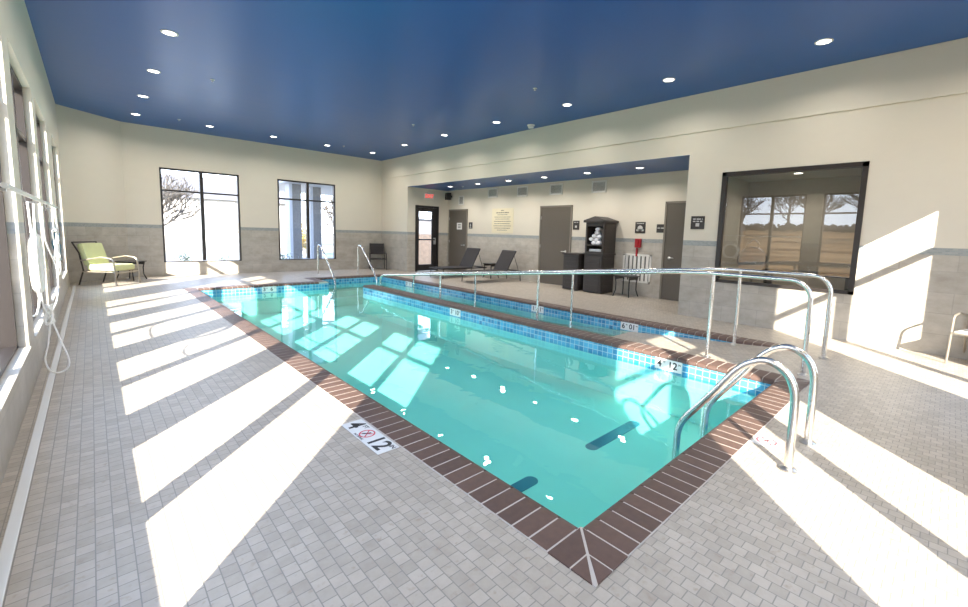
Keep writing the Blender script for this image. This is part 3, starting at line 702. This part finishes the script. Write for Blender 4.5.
# ------------------------------------------------------------------ wall fittings in the alcove
def print_line(root, wd, sz, dz, tm):
    """one line of print too small to read in the photo: a row of short raised dashes"""
    bm = B(); r = random.Random(int(wd*1000+dz*777)); y = wd/2
    while y > -wd/2:
        w_ = min(r.uniform(.5, 1.6)*sz*1.4, y+wd/2); box(bm, (-.0135, y-w_, dz-sz*.28), (-.0125, y, dz+sz*.28)); y -= w_+sz*.45
    build('print_line', bm, tm, root)
def plaque(name, ya, yb, za, zb, label, lines, mat='sign', x=XA, tm='silver', icon=None, cat='sign'):
    root = thing(name, label, cat, (x, (ya+yb)/2, (za+zb)/2)); w, h = yb-ya, zb-za
    bm = B(); box(bm, (-.012, -w/2, -h/2), (-.0005, w/2, h/2), .003); build('plate', bm, mat, root)
    for (wd, sz, dz) in lines: print_line(root, wd, sz, dz, tm)
    if icon == 'person':
        bm = B(); lathe(bm, [(.022, -.014), (.022, -.0125)], (0, 0, .045), 14, 'x'); box(bm, (-.014, -.028, -.03), (-.0125, .028, .022)); box(bm, (-.014, -.014, -.08), (-.0125, .014, -.03)); build('pictogram', bm, tm, root)
    if icon == 'square':
        bm = B(); box(bm, (-.014, -.035, -.075), (-.0125, .035, -.01)); build('pictogram', bm, tm, root)
    if icon == 'arch':
        bm = B(); lathe(bm, [(.075, -.014), (.075, -.0125)], (0, 0, -.02), 18, 'x'); box(bm, (-.014, -.10, -.095), (-.0125, .10, -.05)); build('pictogram', bm, tm, root)
    return root
plaque('room_sign', 12.59, 12.80, 1.72, 1.96, 'small dark sign right of the farthest taupe door in the alcove', [(.15, .04, -.09)], icon='person')
plaque('room_sign', 7.66, 7.89, 1.74, 2.01, 'dark sign on the wall between the middle taupe door and towel cabinet', [(.15, .04, .085)], icon='square')
plaque('pool_sign', 5.56, 5.85, 1.68, 1.97, 'square dark sign with a pale emblem above the red phone box', [(.2, .035, .105)], icon='arch')
plaque('room_sign', 5.0, 5.25, 1.70, 1.91, 'dark sign left of the nearest taupe door', [(.2, .045, .01)])
plaque('pillar_sign', 3.36, 3.62, 1.755, 2.01, 'dark square sign on the beige pillar left of the large window', [(.18, .04, .07), (.18, .04, .025)], x=XR, icon='square')
root = plaque('rules_board', 10.42, 11.5, 1.58, 2.45, 'large cream notice board with lines of print above the loungers', [], mat='cream', cat='notice board')
for wd, sz_, z_ in [(.14, .05, .36), (.62, .055, .28), (.5, .035, .21), (.8, .035, .13), (.7, .035, .06), (.85, .04, -.02), (.8, .035, -.10), (.88, .035, -.18), (.8, .035, -.26), (.5, .035, -.33)]: print_line(root, wd, sz_, z_, 'bronze')
root = thing('paper_notice', 'white paper notice taped to the farthest taupe door', 'notice', (XA-.0185, 13.37, 1.81))
bm = B(); box(bm, (-.003, -.16, -.13), (-.0005, .16, .13)); build('sheet', bm, 'white', root)
bm = B()
for z_ in (.06, .0, -.06): box(bm, (-.004, -.09, z_-.012), (-.003, .09, z_+.012))
build('print_line', bm, 'ink', root)
# exit sign
root = thing('exit_sign', 'lit EXIT sign with red letters above the glass door', 'exit sign', (9.74, YA1, 2.93))
bm = B(); box(bm, (-.22, -.045, -.125), (.22, 0, .125), .01); build('housing', bm, 'white', root)
bm = B(); box(bm, (-.07, -.03, .125), (.07, 0, .16)); build('canopy_mount', bm, 'white', root)
text('exit_letters', 'EXIT', .19, 'exitred', root, (0, -.0465, 0), RYF, .001)
# speaker
root = thing('wall_speaker', 'black box speaker high in the far corner of the alcove', 'speaker', (10.60, 13.92, 2.98), math.radians(-20))
bm = B(); box(bm, (-.20, -.12, -.14), (-.02, .12, .14), .012); build('cabinet', bm, 'black', root)
bm = B(); box(bm, (-.208, -.105, -.125), (-.20, .105, .125)); build('grille', bm, 'wicker', root)
bm = B(); box(bm, (-.03, -.03, -.04), (.05, .03, .04)); build('bracket', bm, 'black', root)
# vents
def vent(ya, yb, za, zb, label, vertical=False, name='wall_vent', group='square air vents under the alcove ceiling', n=8, fr=.045):
    root = thing(name, label, 'vent', (XA, (ya+yb)/2, (za+zb)/2), 0, group); w, h = (yb-ya)/2, (zb-za)/2
    bm = B()
    for a in ((-w, -w+fr, -h, h), (w-fr, w, -h, h), (-w, w, -h, -h+fr), (-w, w, h-fr, h)): box(bm, (-.02, a[0], a[2]), (-.0005, a[1], a[3]), .003)
    build('frame', bm, 'white', root)
    bm = B(); box(bm, (-.004, -w+fr, -h+fr), (-.0008, w-fr, h-fr)); build('backing', bm, 'ventd', root)
    bm = B()
    for k in range(n):
        t = (k+.5)/n
        if vertical: yy = -w+fr+t*2*(w-fr); box(bm, (-.018, yy-(w/n)*.55, -h+fr), (-.006, yy+(w/n)*.55, h-fr))
        else:
            zz = -h+fr+t*2*(h-fr); box(bm, (-.018, -w+fr, zz-.006), (-.006, w-fr, zz+.006), rot=Matrix.Rotation(.5, 3, 'Y'), piv=(-.012, 0, zz))
    build('louver', bm, 'white', root)
vent(13.13, 13.46, 2.63, 2.99, 'narrow air vent above the farthest taupe door beside the speaker')
vent(11.24, 11.75, 2.84, 3.18, 'square air vent above and left of the rules board')
vent(9.79, 10.28, 2.82, 3.16, 'square air vent above right of the rules board')
vent(8.34, 8.85, 2.81, 3.15, 'square air vent above the middle taupe door')
vent(6.8, 7.29, 2.80, 3.14, 'square air vent above the tall towel cabinet')
vent(5.33, 6.14, .36, 1.12, 'large white return grille low on the wall under the red phone box', True, 'return_grille', 'low return air grille', 6, .05)
root = thing('emergency_phone', 'red emergency phone box with a hanging cord on the band of the alcove wall', 'phone', (XA, 5.72, 1.42))
bm = B(); box(bm, (-.07, -.085, -.13), (-.0005, .085, .11), .015); build('case', bm, 'red', root)
bm = B(); tube(bm, fillet([(-.095, -.02, -.09), (-.105, -.02, 0), (-.095, -.02, .09)], .05), .018, 8); build('handset', bm, 'red', root, smooth=True)
bm = B(); box(bm, (-.03, .01, -.36), (-.0005, .06, -.14)); build('cord_cover', bm, 'red', root)

# ------------------------------------------------------------------ cabinets
def slatbox(root, x0, x1, y0, y1, z0, z1, slats=7, door=True, mat='resin'):
    bm = B(); box(bm, (x0, y0, z0), (x1, y1, z1), .008); build('body', bm, mat, root)
    bm = B(); h = (z1-z0-.16)/slats
    box(bm, (x0-.022, y0+.02, z0+.03), (x0-.001, y1-.02, z1-.03), .004)
    for k in range(slats):
        zz = z0+.08+k*h
        box(bm, (x0-.034, y0+.07, zz+.008), (x0-.018, y1-.07, zz+h-.008), .004)
    d_ = build('door', bm, mat, root)
    bm = B(); lathe(bm, [(.014, 0), (.018, .015), (.010, .022)], (x0-.058, y0+.05, (z0+z1)/2), 12, 'x'); build('knob', bm, 'black', d_)
    bm = B()
    for k in range(slats):
        zz = z0+.08+k*h; box(bm, (x0+.06, y0-.012, zz+.008), (x1-.06, y0+.002, zz+h-.008), .003)
    build('side_panel', bm, mat, root)
root = thing('towel_hamper', 'low dark brown slatted hamper left of the tall towel cabinet', 'hamper', (10.0, 7.45, 0))
slatbox(root, 0, .6, -.30, .24, 0.02, 1.02)
bm = B(); box(bm, (-.04, -.33, 1.02), (.62, .27, 1.06), .01); build('lid', bm, 'resin', root)
root = thing('towel_cabinet', 'tall dark brown towel cabinet with an open niche and a peaked top', 'cabinet', (10.0, 6.68, 0))
slatbox(root, 0, .6, -.29, .29, 0.02, 1.06)
bm = B(); box(bm, (-.03, -.32, 1.06), (.61, .32, 1.10), .008); build('middle_shelf', bm, 'resin', root)
bm = B(); box(bm, (.0, -.29, 1.10), (.6, -.24, 1.93)); box(bm, (0, .24, 1.10), (.6, .29, 1.93)); box(bm, (.56, -.24, 1.10), (.6, .24, 1.93)); box(bm, (0, -.24, 1.83), (.56, .24, 1.93)); box(bm, (.01, -.24, 1.30), (.56, .24, 1.33)); box(bm, (0, -.24, 1.10), (.03, .24, 1.14))
build('niche', bm, 'resin', root)
bm = B()
for k in range(5): box(bm, (.05, -.302, 1.15+k*.15), (.55, -.288, 1.27+k*.15), .003)
build('side_panel', bm, 'resin', root)
bm = B(); box(bm, (-.05, -.35, 1.93), (.63, .35, 1.99), .01)
v = [bm.verts.new(p) for p in [(-.05, -.35, 1.99), (.63, -.35, 1.99), (.63, .35, 1.99), (-.05, .35, 1.99), (-.02, 0, 2.10), (.60, 0, 2.10)]]
for f in ((0, 3, 4), (1, 5, 2), (0, 4, 5, 1), (3, 2, 5, 4)): bm.faces.new([v[i] for i in f])
build('peaked_top', bm, 'resin', root)
# rolled / stacked towels in the niche
tw = [(0, -.10, 1.38), (0, .06, 1.38), (.01, -.02, 1.47), (0, -.12, 1.56), (0, .05, 1.57), (.0, -.03, 1.66), (0, .14, 1.48), (0, -.05, 1.75)]
protos = None
for i, (dx, dy, z_) in enumerate(tw):
    if protos is None:
        bm = B(); n = 16; rings = []
        lathe(bm, [(.02, 0), (.05, .004), (.062, .02), (.064, .30), (.05, .32)], (0, 0, 0), 16, 'x'); 
        protos = build('rolled_towel', bm, 'towel', smooth=True); o = protos
    else: o = protos.copy(); C.objects.link(o)
    o.location = (10.03+dx, 6.68+dy, z_); o.scale = (1, 1.15, .8)
    tag(o, 'white rolled towel ' + ['at the bottom right of the niche pile', 'at the bottom left of the niche pile', 'low in the middle of the niche pile', 'on the right half way up the pile', 'on the left half way up the pile', 'near the top of the niche pile', 'pressed against the left side of the niche', 'on top of the towel pile in the cabinet'][i], 'towel', 'rolled towels in the cabinet niche')
root = thing('folded_towel', 'folded white towel lying flat on the niche ledge under the rolled pile', 'towel', (10.0, 6.68, 1.14))
bm = B(); box(bm, (.06, -.18, 0), (.45, .20, .035), .015); box(bm, (.065, -.175, .036), (.44, .195, .07), .015); build('fold', bm, 'towel', root, smooth=True)

# ------------------------------------------------------------------ tables with curved legs
def side_table(w, d_, h, label, loc, rz, mat='black'):
    root = thing('side_table', label, 'side table', loc, rz)
    bm = B(); box(bm, (-w/2, -d_/2, h-.025), (w/2, d_/2, h), .008); build('table_top', bm, mat, root)
    bm = B(); box(bm, (-w/2+.04, -d_/2+.04, h-.10), (w/2-.04, -d_/2+.055, h-.025)); box(bm, (-w/2+.04, d_/2-.055, h-.10), (w/2-.04, d_/2-.04, h-.025)); build('apron', bm, mat, root)
    for sx in (-1, 1):
        for sy in (-1, 1):
            bm = B(); x, y = sx*(w/2-.04), sy*(d_/2-.04)
            tube(bm, [(x, y, h-.03), (x-sx*.025, y-sy*.02, h*.65), (x-sx*.02, y-sy*.02, h*.3), (x+sx*.03, y+sy*.02, 0)], .015, 8); build('leg', bm, mat, root, smooth=True)
    return root
side_table(.5, .5, .55, 'small black metal table with curved legs beside the tall towel cabinet', (10.3, 5.82, 0), 0)
side_table(.42, .45, .52, 'low black side table between the two sun loungers', (10.2, 11.0, 0), 0)
side_table(.5, .5, .52, 'dark side table with curved legs beside the green cushioned armchair', (.74, 15.40, 0), -.72)

# ------------------------------------------------------------------ loungers (local +x = head end)
def lounger(label, loc, rz):
    root = thing('sun_lounger', label, 'sun lounger', loc, rz, 'dark sling sun loungers in the alcove')
    L, w, h, hb = 2.0, .74, .34, 1.32; a = math.radians(60)
    bm = B()
    for s in (-1, 1): box(bm, (0, s*w/2-.02, h-.04), (L, s*w/2+.02, h), .006)
    box(bm, (0, -w/2, h-.04), (.04, w/2, h)); box(bm, (L-.04, -w/2, h-.04), (L, w/2, h)); box(bm, (hb, -w/2, h-.035), (hb+.03, w/2, h-.005)); build('frame', bm, 'black', root)
    bm = B(); box(bm, (.03, -w/2+.02, h-.002), (hb, w/2-.02, h+.012), .004); build('seat_sling', bm, 'wicker', root)
    bm = B(); box(bm, (hb, -w/2+.03, h), (hb+.74, w/2-.03, h+.014), .004, Matrix.Rotation(-a, 3, 'Y'), (hb, 0, h)); bk = build('backrest_sling', bm, 'wicker', root)
    bm = B(); box(bm, (hb, -w/2+.01, h-.012), (hb+.76, -w/2+.045, h+.022), .004, Matrix.Rotation(-a, 3, 'Y'), (hb, 0, h)); box(bm, (hb, w/2-.045, h-.012), (hb+.76, w/2-.01, h+.022), .004, Matrix.Rotation(-a, 3, 'Y'), (hb, 0, h)); box(bm, (hb+.73, -w/2+.02, h-.012), (hb+.765, w/2-.02, h+.022), .004, Matrix.Rotation(-a, 3, 'Y'), (hb, 0, h)); build('backrest_frame', bm, 'black', bk)
    for s in (-1, 1):
        bm = B(); px, pz = hb+.62*math.cos(a), h+.62*math.sin(a); tube(bm, [(px, s*(w/2-.05), pz), (px+.18, s*(w/2-.05), h+.1), (px+.22, s*(w/2-.05), h-.02)], .010, 8); build('support_strut', bm, 'black', root)
        for x in (.07, .32 if False else L-.12):
            bm = B(); tube(bm, [(x, s*(w/2-.01), h-.03), (x+(-.02 if x < 1 else .03), s*(w/2-.01), 0)], .015, 8); build('leg', bm, 'black', root)
    return root
lounger('dark sling sun lounger nearest the glass exit door', (8.48, 11.92, 0), math.radians(0))
lounger('dark sling sun lounger in front of the rules board, nearer the camera', (8.56, 10.34, 0), math.radians(-6))

# ------------------------------------------------------------------ chairs (local +x = front)
def sling_chair(label, loc, rz, frame='black', fabric='wicker'):
    root = thing('patio_armchair', label, 'armchair', loc, rz)
    w = .62
    bm = B(); box(bm, (-.22, -w/2+.03, .42), (.25, w/2-.03, .445), .01); build('seat', bm, fabric, root)
    bm = B(); box(bm, (-.245, -w/2+.05, .60), (-.225, w/2-.05, 1.04), .008, Matrix.Rotation(-.22, 3, 'Y'), (-.22, 0, .44)); build('backrest', bm, fabric, root)
    for s in (-1, 1):
        bm = B(); tube(bm, fillet([(.27, s*w/2, 0), (.24, s*w/2, .40), (.22, s*w/2, .64), (.0, s*w/2, .67), (-.27, s*w/2, .62)], .07), .014, 8); build('arm_and_leg', bm, frame, root, smooth=True)
        bm = B(); tube(bm, [(-.33, s*(w/2-.01), 0), (-.22, s*(w/2-.02), .42), (-.35, s*(w/2-.04), 1.03)], .014, 8); build('leg', bm, frame, root, smooth=True)
    bm = B(); box(bm, (.23, -w/2, .405), (.255, w/2, .43)); box(bm, (-.24, -w/2, .405), (-.215, w/2, .43)); box(bm, (-.24, -w/2, .405), (.25, -w/2+.02, .43)); box(bm, (-.24, w/2-.02, .405), (.25, w/2, .43)); build('seat_frame', bm, frame, root)
    return root
sling_chair('black woven armchair against the far wall between the window and the exit alcove', (8.30, 15.62, 0), math.radians(-112))
sling_chair('metal framed armchair cut off by the right edge of the photo at the sunlit wall', (8.42, -.46, 0), math.radians(165), 'champagne', 'white')
def green_chair(loc, rz):
    root = thing('cushioned_armchair', 'lime green cushioned armchair with a metal frame in the far left corner', 'armchair', loc, rz); root.scale = (1.08, 1.08, 1.05)
    w = .66
    bm = B(); box(bm, (-.30, -w/2+.05, .34), (.36, w/2-.05, .49), .05); build('seat_cushion', bm, 'green', root, smooth=True)
    bm = B(); box(bm, (-.36, -w/2+.06, .46), (-.22, w/2-.06, 1.0), .05, Matrix.Rotation(-.30, 3, 'Y'), (-.28, 0, .46)); build('back_cushion', bm, 'green', root, smooth=True)
    for s in (-1, 1):
        bm = B(); tube(bm, fillet([(.40, s*w/2, 0), (.38, s*w/2, .35), (.36, s*w/2, .63), (.1, s*w/2, .67), (-.36, s*w/2, .58)], .09), .018, 8); build('arm_and_leg', bm, 'champagne', root, smooth=True)
        bm = B(); tube(bm, [(-.46, s*(w/2-.02), 0), (-.34, s*(w/2-.02), .35), (-.42, s*(w/2-.03), .75), (-.56, s*(w/2-.03), 1.0)], .016, 8); build('leg', bm, 'bronze', root, smooth=True)
    bm = B(); tube(bm, [(-.34, -w/2, .32), (.38, -w/2, .32)], .014, 8); tube(bm, [(-.34, w/2, .32), (.38, w/2, .32)], .014, 8); tube(bm, [(.38, -w/2, .30), (.38, w/2, .30)], .014, 8); tube(bm, [(-.34, -w/2, .32), (-.34, w/2, .32)], .014, 8); build('seat_frame', bm, 'champagne', root, smooth=True)
    bm = B(); tube(bm, [(-.56, -w/2+.03, 1.0), (-.56, w/2-.03, 1.0)], .014, 8); build('back_bar', bm, 'bronze', root, smooth=True)
green_chair((.30, 14.55, 0), math.radians(-42))

# ------------------------------------------------------------------ safety gear on the left wall
xh = XL+.10
root = thing('rescue_pole', 'long pale rescue pole hung level across the left windows', 'rescue pole', (XL+.13, 3.6, 1.74))
bm = B(); tube(bm, [(0, 0, 0), (0, 5.0, 0)], .016, 10); build('pole', bm, 'white', root, smooth=True)
for y in (.1, 2.25, 4.75):
    bm = B(); box(bm, (-.10, y-.02, -.03), (.0, y+.02, -.015)); box(bm, (-.10, y-.02, -.05), (-.09, y+.02, .05)); build('bracket', bm, 'steel', root)
bm = B(); tube(bm, fillet([(0, 4.6, -.02), (0, 4.75, -.25), (0, 4.72, -.75), (0, 4.5, -.95), (0, 4.3, -.75), (0, 4.35, -.5)], .15, 5), .012, 8); build('body_hook', bm, 'white', root, smooth=True)
root = thing('life_ring', 'white life ring hanging on the left wall among ropes', 'life ring', (xh-.02, 5.85, 1.15))
bm = B(); tube(bm, [(0, .25*math.cos(2*PI*k/32), .25*math.sin(2*PI*k/32)) for k in range(32)], .035, 10, closed=True); build('ring', bm, 'buoy', root, smooth=True)
bm = B(); tube(bm, [(0, (.32+.02*math.cos(4*2*PI*k/48))*math.cos(2*PI*k/48), (.32+.02*math.cos(4*2*PI*k/48))*math.sin(2*PI*k/48)) for k in range(48)], .007, 6, closed=True); build('grab_line', bm, 'rope', root, smooth=True)
def rope(name, pts, label, r=.008):
    P = [Vector(p) for p in pts]; out = []
    for i in range(len(P)-1):
        p0, p1, p2, p3 = P[max(i-1, 0)], P[i], P[i+1], P[min(i+2, len(P)-1)]
        for k in range(8):
            t = k/8; out.append(.5*((2*p1)+(-p0+p2)*t+(2*p0-5*p1+4*p2-p3)*t*t+(-p0+3*p1-3*p2+p3)*t**3))
    out.append(P[-1]); bm = B(); tube(bm, out, r, 6); o = build(name, bm, 'rope', smooth=True, label=label, cat='rope', group='white ropes on the left wall'); return o
rope('rope', [(xh, 5.7, 1.70), (xh, 5.55, 1.2), (xh, 5.8, .75), (xh+.02, 6.05, .60), (xh+.0, 5.98, .36), (xh-.03, 5.95, .20), (xh+.0, 5.95, .08), (xh+.06, 6.0, .04), (xh+.12, 6.0, .08), (xh+.13, 6.0, .18), (xh+.08, 6.02, .38), (xh+.03, 6.03, .60)], 'white rope ending in a long loop that droops to the floor')
rope('rope', [(xh, 6.6, 1.70), (xh, 6.7, 1.35), (xh+.03, 7.6, .95), (xh+.03, 7.2, .65), (xh+.02, 6.3, .62), (xh, 5.9, .68)], 'white rope swinging out towards the far corner before the knot')
rope('rope', [(xh, 5.2, 1.70), (xh, 5.35, 1.3), (xh, 5.5, .9), (xh, 5.2, .78), (xh, 4.9, .8)], 'white rope hanging at the near side of the life ring')
bm = B(); r = random.Random(5)
for k in range(60):
    a = k*.9; bmesh.ops.create_icosphere(bm, subdivisions=1, radius=.012, matrix=Matrix.Translation((xh+r.uniform(-.03, .05), 6.02+.09*math.cos(a), .62+.08*math.sin(a*1.3))))
bm.free()
bm = B(); tube(bm, [(xh+.02+.03*math.sin(k*1.1), 6.0+.10*math.cos(k*.55), .64+.09*math.sin(k*.83)) for k in range(60)], .009, 6); build('rope_knot', bm, 'rope', smooth=True, label='tangled knot of white rope below the life ring', cat='rope', group='white ropes on the left wall')
root = thing('throw_bag', 'blue and white tangle of cord hanging at the far end of the pole', 'throw line', (xh, 8.5, 1.2))
bm = B(); tube(bm, [(.02*math.sin(k), .22*math.cos(k*.7), .25*math.sin(k*.5)) for k in range(70)], .009, 6); build('cord', bm, 'rope', root, smooth=True)
bm = B(); tube(bm, [(.03*math.sin(k), .20*math.cos(k*.9)+.1, .2*math.sin(k*.6)) for k in range(40)], .010, 6); build('blue_cord', bm, 'dash', root, smooth=True)

# ------------------------------------------------------------------ next room contents
root = thing('exercise_machine', 'pale grey rounded exercise machine standing behind the large window', 'exercise machine', (9.75, 2.75, 0))
bm = B(); lathe(bm, [(.10, -.06), (.25, -.05), (.27, 0), (.25, .05), (.10, .06)], (0, 0, 1.18), 28, 'x'); build('flywheel_cover', bm, 'greyp', root, smooth=True)
bm = B(); tube(bm, [(0, 0, .06), (0, 0, 1.0)], .035, 10); build('post', bm, 'steel', root); bm = B(); box(bm, (-.45, -.05, 0), (.45, .05, .06), .01); box(bm, (-.05, -.3, 0), (.05, .3, .06), .01); build('base', bm, 'black', root)
bm = B(); tube(bm, fillet([(0, -.05, 1.35), (-.03, -.12, 1.5), (-.05, -.02, 1.6), (-.03, .08, 1.5)], .05), .015, 8); build('handlebar', bm, 'steel', root, smooth=True)
root = thing('weight_bench', 'low dark bench behind the large window', 'bench', (10.2, 1.9, 0))
bm = B(); box(bm, (-.2, -.75, .92), (.2, .75, 1.0), .03); build('pad', bm, 'black', root)
for s in (-1, 1):
    bm = B(); box(bm, (-.18, s*.65-.03, 0), (.18, s*.65+.03, .92)); build('leg', bm, 'black', root)
